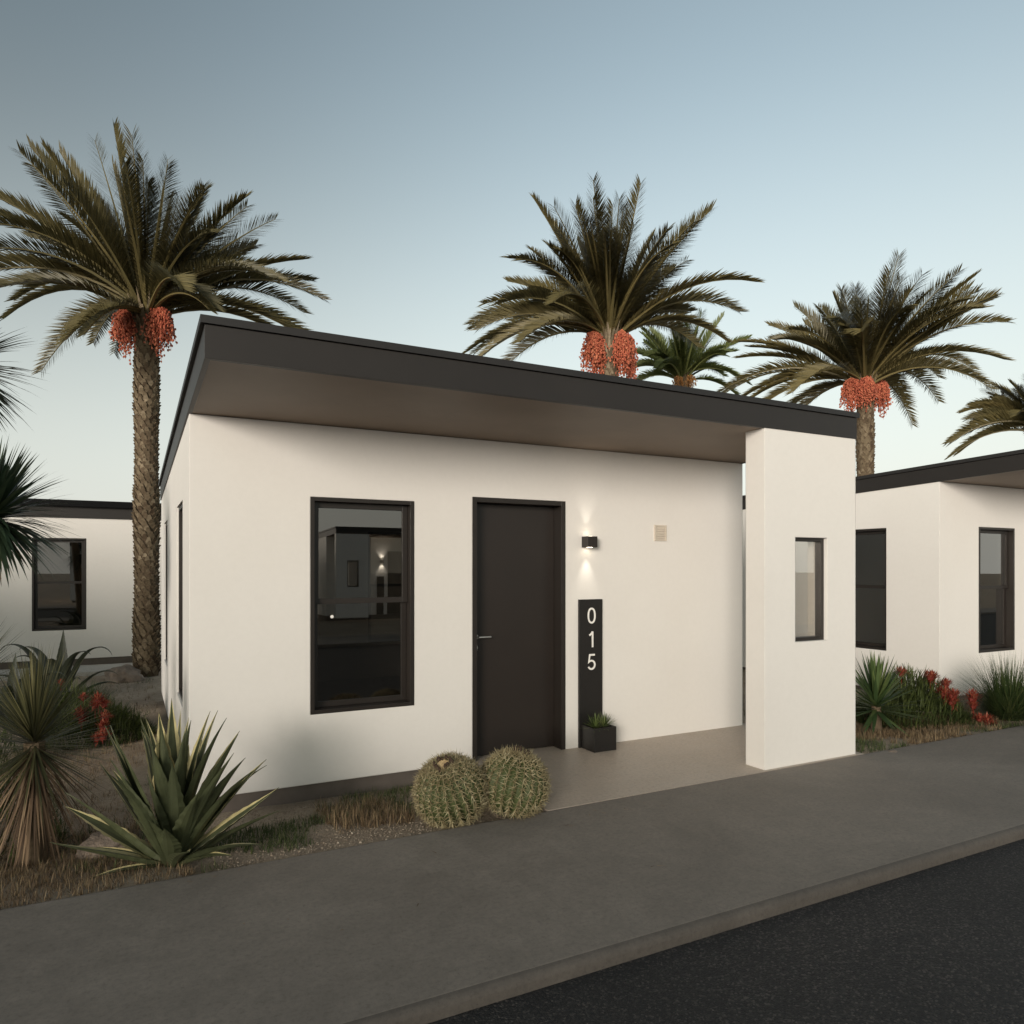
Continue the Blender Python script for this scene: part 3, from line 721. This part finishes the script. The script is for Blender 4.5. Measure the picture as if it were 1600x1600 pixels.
big_agave(16, 8.0, [(200, 66, .95, .12, 2.5), (0, 62, 1.0, .12, 2.6), (60, 80, .8, .13, .9), (300, 60, .85, .12, 2.3), (160, 50, .9, .11, 2.0), (250, 50, .8, .11, 2.0), (20, 40, .8, .1, 1.8), (110, 84, .85, .12, .3)], 'dark curling agave at the left photo edge behind the spiky yucca', .9)

# spiky yuccas
def spiky(px, Z, head_z, n, L, w, mat, label, skirt=0, el=(88, -25), trunk_r=.05, lean=0.0, seg=2, droop=.06, yaw_tint=None, skL=.5):
    x, y = at(px, Z); gz = soil_z(x, y) if y < 14.6 else -.1
    root = empty('yucca', (x, y, gz)); tag(root, label, 'plant')
    h = head_z - gz
    b = MB(); b.tube([(0, 0, -.05), (lean * .3, 0, h * .5), (lean, 0, h)], [trunk_r * 1.2, trunk_r, trunk_r * .9], 10, True, .2); b.build('stem', M['bark'], root)
    b = MB(); wp = lambda t: (.75 + .5 * t) if t < .4 else .95 * (1 - (t - .4) / .6) ** .8
    for i in range(n):
        az = i * 2.39996 + R.uniform(-.3, .3); t = (i + .5) / n
        e = rad(el[0] + (el[1] - el[0]) * t) + R.gauss(0, .07)
        d = Vector((math.cos(az) * math.cos(e), math.sin(az) * math.cos(e), math.sin(e)))
        c = Vector((lean, 0, h + .10 * (1 - 2 * t) * L))
        blade(b, c + d * .02, d, L * R.uniform(.82, 1.08), w, droop * R.uniform(0, 1.6), seg, max(0, min(1, R.gauss(.5, .24) - .25 * t + .1)), wprof=wp)
    b.build('leaf_head', M[mat], root)
    if skirt:
        b = MB()
        for i in range(skirt):
            az = R.uniform(0, 6.283); t = R.random()
            e = rad(-32 - 48 * t) + R.gauss(0, .08)
            d = Vector((math.cos(az) * math.cos(e), math.sin(az) * math.cos(e), math.sin(e)))
            c = Vector((lean * .8, 0, h * (.93 - .40 * t)))
            blade(b, c + Vector((d.x, d.y, 0)) * .04, d, skL * R.uniform(.6, 1.1), w * 1.25, .5, 3, None, wprof=wp)
        b.build('dead_leaf_skirt', M['dead'], root)
    return root
spiky(54, 4.25, .585, 520, .50, .010, 'yucca', 'spiky olive yucca with a brown dead leaf skirt in the left foreground', 190, (89, -38), .06, skL=.56)
spiky(-62, 4.9, .78, 260, .55, .013, 'yucca', 'spiky yucca cut off by the left photo edge beside the skirted one', 60, (89, -30), .06)
spiky(1369, 7.4, .20, 130, .50, .040, 'yucca_green', 'green sword leaved yucca right of the pier at the pavement', 0, (88, -22), .05, seg=3, droop=.05)

# tall branched yucca at the left edge (heads reach into view)
tx, ty = at(-40, 6.0)
ty_root = empty('tree_yucca', (tx, ty, soil_z(tx, ty))); tag(ty_root, 'tall tree yucca at the left photo edge with dark drooping leaf heads', 'tree')
heads = [(-16, 812, 6.0, .68, 460), (-80, 578, 6.2, .70, 380)]
b = MB(); hp = []
for px, pyy, Z, L, n in heads:
    hx, hy = at(px, Z); hz = EYE + (HZ - pyy) * Z / F
    hp.append(Vector((hx - tx, hy - ty, hz - ty_root.location.z)))
b.tube([(0, 0, -.05), (-.05, .02, 1.0), hp[1] * .6 + Vector((0, 0, .1)), hp[1]], [.14, .11, .09, .07], 12, True, .25)
b.tube([Vector((-.05, .02, .95)), (hp[0] + Vector((-.05, .02, .95))) / 2 + Vector((.05, 0, -.05)), hp[0]], [.09, .08, .06], 10, True, .25)
b.build('trunk', M['bark'], ty_root)
for (px, pyy, Z, L, n), c in zip(heads, hp):
    b = MB(); wp = lambda t: (.8 + .4 * t) if t < .4 else .96 * (1 - (t - .4) / .6) ** .8
    for i in range(n):
        az = i * 2.39996 + R.uniform(-.3, .3); t = (i + .5) / n
        e = rad(85 - 125 * t) + R.gauss(0, .10)
        d = Vector((math.cos(az) * math.cos(e), math.sin(az) * math.cos(e), math.sin(e)))
        blade(b, c + d * .03, d, L * R.uniform(.75, 1.08), .042, .15 + .75 * t * R.uniform(.4, 1.2), 5, max(0, min(1, R.gauss(.45, .22))), wprof=wp)
    b.build('leaf_head', M['yucca_dark'], ty_root)
    b = MB()
    for i in range(40):
        az = R.uniform(0, 6.283); e = rad(-45 - 35 * R.random())
        d = Vector((math.cos(az) * math.cos(e), math.sin(az) * math.cos(e), math.sin(e)))
        blade(b, c - UP * .05, d, L * R.uniform(.5, .8), .022, .4, 3, None, wprof=wp)
    b.build('dead_leaf_skirt', M['dead'], ty_root)

# --- barrel cacti
def barrel(px, Z, r, tilt, label, buds=True, seed=1):
    x, y = at(px, Z); gz = soil_z(x, y)
    root = empty('barrel_cactus', (x, y, gz)); tag(root, label, 'cactus', 'barrel cacti at the pavement edge')
    ribs, rows = 24, 30
    Mx = Matrix.Translation((0, 0, r * .90)) @ Matrix.Rotation(tilt[1], 4, FV.to_4d().to_3d()) @ Matrix.Rotation(tilt[0], 4, RV)
    b = MB(); V = []; n = ribs * 4
    def S(phi, th, k=1.0):
        rib = abs(math.cos(phi * ribs / 2)); rr = r * (1 - .15 * (1 - rib)) * k
        return Vector((rr * math.sin(th) * math.cos(phi), rr * math.sin(th) * math.sin(phi), rr * .96 * math.cos(th)))
    for j in range(rows + 1):
        th = .02 + (math.pi - .4) * j / rows
        for i in range(n): V.append(Mx @ S(2 * math.pi * i / n, th))
    faces = [(j*n+i, (j+1)*n+i, (j+1)*n+(i+1) % n, j*n+(i+1) % n) for j in range(rows) for i in range(n)]
    b.mesh(V, faces, .5); b.build('body', M['cactus'], root, True)
    sp = MB()
    for k in range(ribs):
        phi = 2 * math.pi * k / ribs
        for j in range(15):
            th = .26 + 2.1 * j / 14 + R.uniform(-.02, .02)
            p = S(phi, th); nrm = p.normalized()
            ta = Vector((-math.sin(phi), math.cos(phi), 0)); tb = nrm.cross(ta).normalized()
            for q in range(8):
                a = 2 * math.pi * q / 7 + R.uniform(-.35, .35); sp_ = R.uniform(.6, 1.1) if q < 7 else .1
                d = (nrm * R.uniform(.35, .75) + (ta * math.cos(a) + tb * math.sin(a)) * sp_).normalized()
                L = R.uniform(.036, .066); w = ta * math.sin(a) - tb * math.cos(a)
                w = d.cross(nrm).normalized() * .0031; w2 = d.cross(w).normalized() * .0031
                e = p + d * L - UP * .004
                t = max(0, min(1, R.gauss(.5, .25)))
                A, B, C, E = Mx @ (p + w), Mx @ (p - w * .5 + w2), Mx @ (p - w * .5 - w2), Mx @ e
                sp.face([A, B, E], t); sp.face([B, C, E], t); sp.face([C, A, E], t)
    sp.build('spines', M['spine'], root)
    wo = MB(); iv, fc = ico()
    for i in range(60):
        a = R.uniform(0, 6.28); q = R.random() ** .5 * r * .20
        c = Mx @ Vector((math.cos(a) * q, math.sin(a) * q, r * .95 - q * q * 1.2)); s = R.uniform(.006, .013)
        wo.mesh([c + v * s for v in iv], fc)
    wo.build('woolly_top', M['wool'], root)
    if buds:
        bd = MB()
        for i in range(11):
            a = i * 2 * math.pi / 11 + R.uniform(-.15, .15); q = r * R.uniform(.20, .27); s = R.uniform(.010, .016)
            c = Mx @ Vector((math.cos(a) * q, math.sin(a) * q, r * .955)); ax_ = (Mx.to_3x3() @ UP)
            bd.tube([c - ax_ * .01, c + ax_ * s, c + ax_ * s * 2.2], [s * .8, s, s * .4], 7)
        bd.build('buds', M['bud'], root)
    return root
barrel(704, 4.66, .222, (rad(22), rad(-12)), 'left golden barrel cactus with a bare woolly top ringed by dark buds')
barrel(802, 4.80, .222, (rad(-6), rad(14)), 'right golden barrel cactus touching the patio edge, taller of the pair')

# --- flowering shrubs
def shrub(px, Z, rx, rz, n, fl, label, Lb=.13):
    iv, fc = ico()
    x, y = at(px, Z); root = empty('flowering_shrub', (x, y, soil_z(x, y))); tag(root, label, 'shrub', 'red flowering shrubs')
    b = MB()
    for i in range(n):
        a = R.uniform(0, 6.283); q = R.random() ** .5; hgt = (1 - q ** 2.2) * rz * R.uniform(.35, 1.0)
        p = Vector((math.cos(a) * q * rx, math.sin(a) * q * rx * .8, max(.01, hgt - .03)))
        p += Vector((noise.noise(p * 6), noise.noise(p * 6 + Vector((9, 0, 0))), 0)) * .05
        e = rad(R.uniform(15, 85)); az = a + R.gauss(0, .9)
        d = Vector((math.cos(az) * math.cos(e), math.sin(az) * math.cos(e), math.sin(e)))
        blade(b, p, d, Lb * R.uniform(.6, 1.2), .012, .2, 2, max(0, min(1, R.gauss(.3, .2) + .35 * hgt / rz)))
    for i in range(26):
        a = R.uniform(0, 6.283); q = R.uniform(.1, .8)
        b.tube([(0, 0, 0), (math.cos(a) * q * rx * .6, math.sin(a) * q * rx * .5, rz * .4), (math.cos(a) * q * rx, math.sin(a) * q * rx * .8, rz * (1 - q) * .9 + .05)], [.006, .005, .003], 4, False, .1)
    b.build('foliage', M['shrub'], root)
    for (dx, dz, s, dep) in fl:
        s *= 1.25; dep -= .16
        f = MB(); c = RV * dx + FV * dep + UP * (dz + .03)
        f.mesh([c + v * s * .42 for v in iv], fc, .1)
        for i in range(170):
            v = Vector((R.gauss(0, 1), R.gauss(0, 1), R.gauss(0, 1))).normalized()
            v.z = abs(v.z) * 1.1 if R.random() < .8 else v.z
            p = c + Vector((v.x, v.y, v.z * .9)) * s * R.uniform(.2, .8)
            blade(f, p, v + UP * .3, s * R.uniform(.25, .55), s * .14, .1, 2, None)
        f.tube([c - UP * min(.12, dz * .8), c + UP * s * .2], [.004, .004], 4, True, 0.0)
        f.build('flower_head', M['flower'], root)
    return root
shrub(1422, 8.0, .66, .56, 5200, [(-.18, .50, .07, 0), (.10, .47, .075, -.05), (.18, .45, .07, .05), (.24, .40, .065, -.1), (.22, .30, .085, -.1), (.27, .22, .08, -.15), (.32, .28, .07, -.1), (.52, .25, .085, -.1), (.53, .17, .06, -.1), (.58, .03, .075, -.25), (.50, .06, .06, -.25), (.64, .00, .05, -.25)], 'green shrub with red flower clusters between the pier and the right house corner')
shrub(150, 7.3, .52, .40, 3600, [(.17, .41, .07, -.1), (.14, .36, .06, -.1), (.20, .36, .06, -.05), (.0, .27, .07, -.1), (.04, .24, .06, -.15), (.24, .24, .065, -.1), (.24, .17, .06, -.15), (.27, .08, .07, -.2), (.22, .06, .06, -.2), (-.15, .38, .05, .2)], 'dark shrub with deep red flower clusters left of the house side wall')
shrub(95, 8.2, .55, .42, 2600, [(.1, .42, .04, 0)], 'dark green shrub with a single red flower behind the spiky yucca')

shrub(-95, 4.35, .62, .95, 2600, [], 'unseen dark green shrub added left of view to shade the lower left wall')  # added out of view to spread soft shade over the lower wall
# --- fountain grasses
def grass_clump(px, Z, n, L, label, mat='reed', spread=.14, lo=25):
    x, y = at(px, Z); b = MB()
    for i in range(n):
        a = R.uniform(0, 6.283); q = spread * R.random() ** .5; e = rad(R.uniform(lo, 88))
        az = a + R.gauss(0, .4)
        d = Vector((math.cos(az) * math.cos(e), math.sin(az) * math.cos(e), math.sin(e)))
        blade(b, (math.cos(a) * q, math.sin(a) * q, 0), d, L * R.uniform(.5, 1.1), .0065, R.uniform(.3, 1.3), 5, max(0, min(1, R.gauss(.4, .25))))
    o = b.build('fountain_grass', M[mat], None, loc=(x, y, soil_z(x, y) - .01)); tag(o, label, 'ornamental grass', 'ornamental grasses'); return o
grass_clump(1578, 7.9, 2300, .72, 'dark green fountain grass clump below the right house window')
grass_clump(140, 8.7, 700, .42, 'small dark green grass tuft right of the drooping agave')

# --- rocks
def rock(px, Z, s, label, flat=.62, seed=0):
    x, y = at(px, Z)
    import bmesh
    bm = bmesh.new(); bmesh.ops.create_icosphere(bm, subdivisions=4, radius=1)
    for v in bm.verts:
        n1 = noise.fractal(v.co * 1.3 + Vector((seed, 0, 0)), .8, 2, 5); n2 = noise.noise(v.co * 5 + Vector((0, seed, 0)))
        v.co *= (1 + .28 * n1 + .04 * n2) * s; v.co.z *= flat
    me = bpy.data.meshes.new('rock'); bm.to_mesh(me); bm.free()
    me.polygons.foreach_set('use_smooth', [True] * len(me.polygons)); me.materials.append(M['rock'])
    o = bpy.data.objects.new('rock', me); COL.objects.link(o); o.location = (x, y, soil_z(x, y) + s * flat * .25); tag(o, label, 'rock', 'rocks in the gravel garden')
rock(193, 11.2, .26, 'grey boulder at the foot of the tall left palm', .7, 3)
rock(168, 4.42, .15, 'tan rock in the dry grass behind the variegated agave', .6, 11)
rock(1395, 6.35, .05, 'small pale stone in the dry grass right of the pier', .6, 5)

# --- ground cover (uncountable)
def in_bed(x, y):
    if y < SW_FAR + .03: return False
    if .30 < x < 5.6 and y > 5.42: return False
    if 2.40 < x < 5.62: return False
    if x > 8.72 and y > 5.42: return False
    if -6 < x < .4 and 13.4 < y < 14.5: return False
    if y > 14.6: return False
    return True
def patch(x, y, s, ox): return noise.fractal(Vector((x * s + ox, y * s, 7.7)), .7, 2, 3)
dry = MB(); green = MB(); peb = MB()
iv, fc = ico()
def try_blades(n, x0, x1, y0, y1):
    for i in range(n):
        x, y = R.uniform(x0, x1), R.uniform(y0, y1)
        if not in_bed(x, y): continue
        pd_, pg = patch(x, y, 1.1, 0), patch(x, y, 1.3, 40)
        near_cactus = 1.15 < x < 1.66 and 4.45 < y < 5.2
        bare = .95 < x < 2.4 and y < 4.62 or x < 1.2 and y > 5.0 and x > .3
        if x > 5.6 and x < 9.5 and y < 5.2: pd_ += .14 + .1 * (y > 4.45)
        if x < .3: pd_ += .22
        z = soil_z(x, y)
        for k in range(4):
            a = R.uniform(0, 6.283); e = rad(R.uniform(35, 88)); d = Vector((math.cos(a) * math.cos(e), math.sin(a) * math.cos(e), math.sin(e)))
            p = (x + R.gauss(0, .015), y + R.gauss(0, .015), z - .005)
            if near_cactus and R.random() < .55: blade(dry, p, d, R.uniform(.04, .13), .005, .35, 2)
            elif bare: continue
            elif x > 5.6 and pd_ > .06 and R.random() < .9: blade(dry, p, d, R.uniform(.02, .085), .006, .5, 2, min(1, .25 + .75 * R.random()))  # right bed: straw tinted paler to stand in for brighter light
            elif pd_ > .06 and R.random() < .75: blade(dry, p, d, R.uniform(.02, .07) * (1.5 if R.random() < .12 else 1), .004, .5, 2)
            elif pg > .0 and R.random() < .7: blade(green, p, d, R.uniform(.025, .085), .005, .3, 2)
try_blades(9000, -1.9, 2.4, 4.15, 5.45)
try_blades(5200, -3.5, .34, 5.4, 8.5)
try_blades(3200, -6, .34, 8.5, 13.4)
try_blades(9000, 5.62, 11.5, 4.15, 5.45)
try_blades(2200, 5.62, 8.72, 5.4, 9.5)
for i in range(9000):
    big = R.random() < .35
    x, y = (R.uniform(.4, 2.4), R.uniform(4.15, 5.4)) if not big else (R.uniform(-2, 10.5), R.uniform(4.15, 6.5))
    if not in_bed(x, y): continue
    s = R.uniform(.002, .006) * (1.8 if R.random() < .05 else 1)
    c = Vector((x, y, soil_z(x, y) + s * .3)); rz = Matrix.Rotation(R.uniform(0, 6), 3, 'Z')
    sx, sy, sz = R.uniform(.7, 1.3), R.uniform(.7, 1.3), R.uniform(.4, .8)
    peb.mesh([c + rz @ Vector((v.x * s * sx, v.y * s * sy, v.z * s * sz)) for v in iv], fc, R.random())
tag(dry.build('dry_grass', M['straw']), 'dry straw coloured grass scattered over the garden beds', 'grass', kind='stuff')
tag(green.build('green_grass', M['turf']), 'low dark green grass patches in the garden beds', 'grass', kind='stuff')
tag(peb.build('gravel', M['pebble']), 'tan gravel scattered in the bed beside the barrel cacti', 'gravel', kind='stuff')
lv = MB()   # fallen bits on the pavement
for i in range(26):
    x, y = R.choice([(R.uniform(2.3, 3.2), R.uniform(3.8, 4.1)), (R.uniform(0, 4), R.uniform(2.7, 4.1)), (R.uniform(0, .6), R.uniform(3.9, 4.12))])
    a = R.uniform(0, 6.28); blade(lv, (x, y, .004), (math.cos(a), math.sin(a), .08), R.uniform(.015, .05), .006, .1, 2)
tag(lv.build('leaf_litter', M['dead']), 'dry leaf bits scattered on the pavement', 'litter', kind='stuff')

# ---------------------------------------------------------------- light, sky, camera
SUN_AZ = math.atan2(-.715, -.70); SUN_EL = rad(7.5)
to_sun = Vector((math.cos(SUN_AZ) * math.cos(SUN_EL), math.sin(SUN_AZ) * math.cos(SUN_EL), math.sin(SUN_EL)))
sl = bpy.data.lights.new('sun', 'SUN'); sl.energy = 1.85; sl.angle = rad(18); sl.color = (1.0, .915, .835)
so = bpy.data.objects.new('sun', sl); COL.objects.link(so); so.rotation_euler = (-to_sun).to_track_quat('-Z', 'Y').to_euler()
w = bpy.data.worlds.new('World'); sc.world = w; w.use_nodes = True
nt = w.node_tree; bg = nt.nodes['Background']
sky = nt.nodes.new('ShaderNodeTexSky'); sky.sky_type = 'NISHITA'; sky.sun_disc = False
sky.sun_elevation = SUN_EL; sky.sun_rotation = math.pi / 2 - SUN_AZ
sky.air_density = 1.0; sky.dust_density = 3.0; sky.ozone_density = 1.2
hs = nt.nodes.new('ShaderNodeHueSaturation'); hs.inputs['Saturation'].default_value = .58; hs.inputs['Value'].default_value = 1.42
tn = nt.nodes.new('ShaderNodeMix'); tn.data_type = 'RGBA'; tn.blend_type = 'MULTIPLY'; tn.inputs[0].default_value = 1; tn.inputs[7].default_value = (.80, .93, .83, 1)
nt.links.new(sky.outputs[0], tn.inputs[6]); nt.links.new(tn.outputs[2], hs.inputs['Color'])
# pale evening haze low in the sky, darkened towards the left in place of lens vignetting
tc = nt.nodes.new('ShaderNodeTexCoord'); sx = nt.nodes.new('ShaderNodeSeparateXYZ'); nt.links.new(tc.outputs['Generated'], sx.inputs[0])
hz_ = nt.nodes.new('ShaderNodeMapRange'); hz_.interpolation_type = 'SMOOTHSTEP'
for k_, v_ in (('From Min', 0.0), ('From Max', .62), ('To Min', .88), ('To Max', 0.0)): hz_.inputs[k_].default_value = v_
nt.links.new(sx.outputs['Z'], hz_.inputs['Value'])
dt = nt.nodes.new('ShaderNodeVectorMath'); dt.operation = 'DOT_PRODUCT'; dt.inputs[1].default_value = (.95, .25, 0)
nt.links.new(tc.outputs['Generated'], dt.inputs[0])
az_ = nt.nodes.new('ShaderNodeMapRange'); az_.interpolation_type = 'SMOOTHSTEP'
for k_, v_ in (('From Min', .0), ('From Max', .85), ('To Min', .52), ('To Max', .98)): az_.inputs[k_].default_value = v_
nt.links.new(dt.outputs['Value'], az_.inputs['Value'])
hi_ = nt.nodes.new('ShaderNodeMapRange'); hi_.interpolation_type = 'SMOOTHSTEP'
for k_, v_ in (('From Min', .08), ('From Max', .50), ('To Min', .32), ('To Max', 1.0)): hi_.inputs[k_].default_value = v_
nt.links.new(sx.outputs['Z'], hi_.inputs['Value'])
fx_ = nt.nodes.new('ShaderNodeMix'); fx_.data_type = 'FLOAT'; fx_.inputs[2].default_value = 1.0
nt.links.new(hi_.outputs[0], fx_.inputs[0]); nt.links.new(az_.outputs[0], fx_.inputs[3])
mh = nt.nodes.new('ShaderNodeMix'); mh.data_type = 'RGBA'; mh.inputs[7].default_value = (3.60, 3.66, 3.42, 1)
nt.links.new(hz_.outputs[0], mh.inputs[0]); nt.links.new(hs.outputs[0], mh.inputs[6])
mv = nt.nodes.new('ShaderNodeVectorMath'); mv.operation = 'SCALE'
nt.links.new(mh.outputs[2], mv.inputs[0]); nt.links.new(fx_.outputs[0], mv.inputs['Scale'])
nt.links.new(mv.outputs[0], bg.inputs[0]); bg.inputs[1].default_value = .15

cam = bpy.data.cameras.new('camera'); co = bpy.data.objects.new('camera', cam); COL.objects.link(co)
cam.sensor_width = 36; cam.lens = 36 * F / 1600; cam.shift_y = (HZ - 800) / 1600; cam.clip_end = 1000; cam.clip_start = .05
co.location = (0, 0, EYE); co.rotation_euler = (math.pi / 2, 0, -math.atan2(CV, CU))
sc.camera = co
sc.view_settings.view_transform = 'Standard'; sc.view_settings.look = 'None'; sc.view_settings.gamma = 1
sc.view_settings.exposure = 0.72
sc.cycles.use_denoising = True
sc.cycles.transparent_max_bounces = 16
sc.cycles.max_bounces = 8
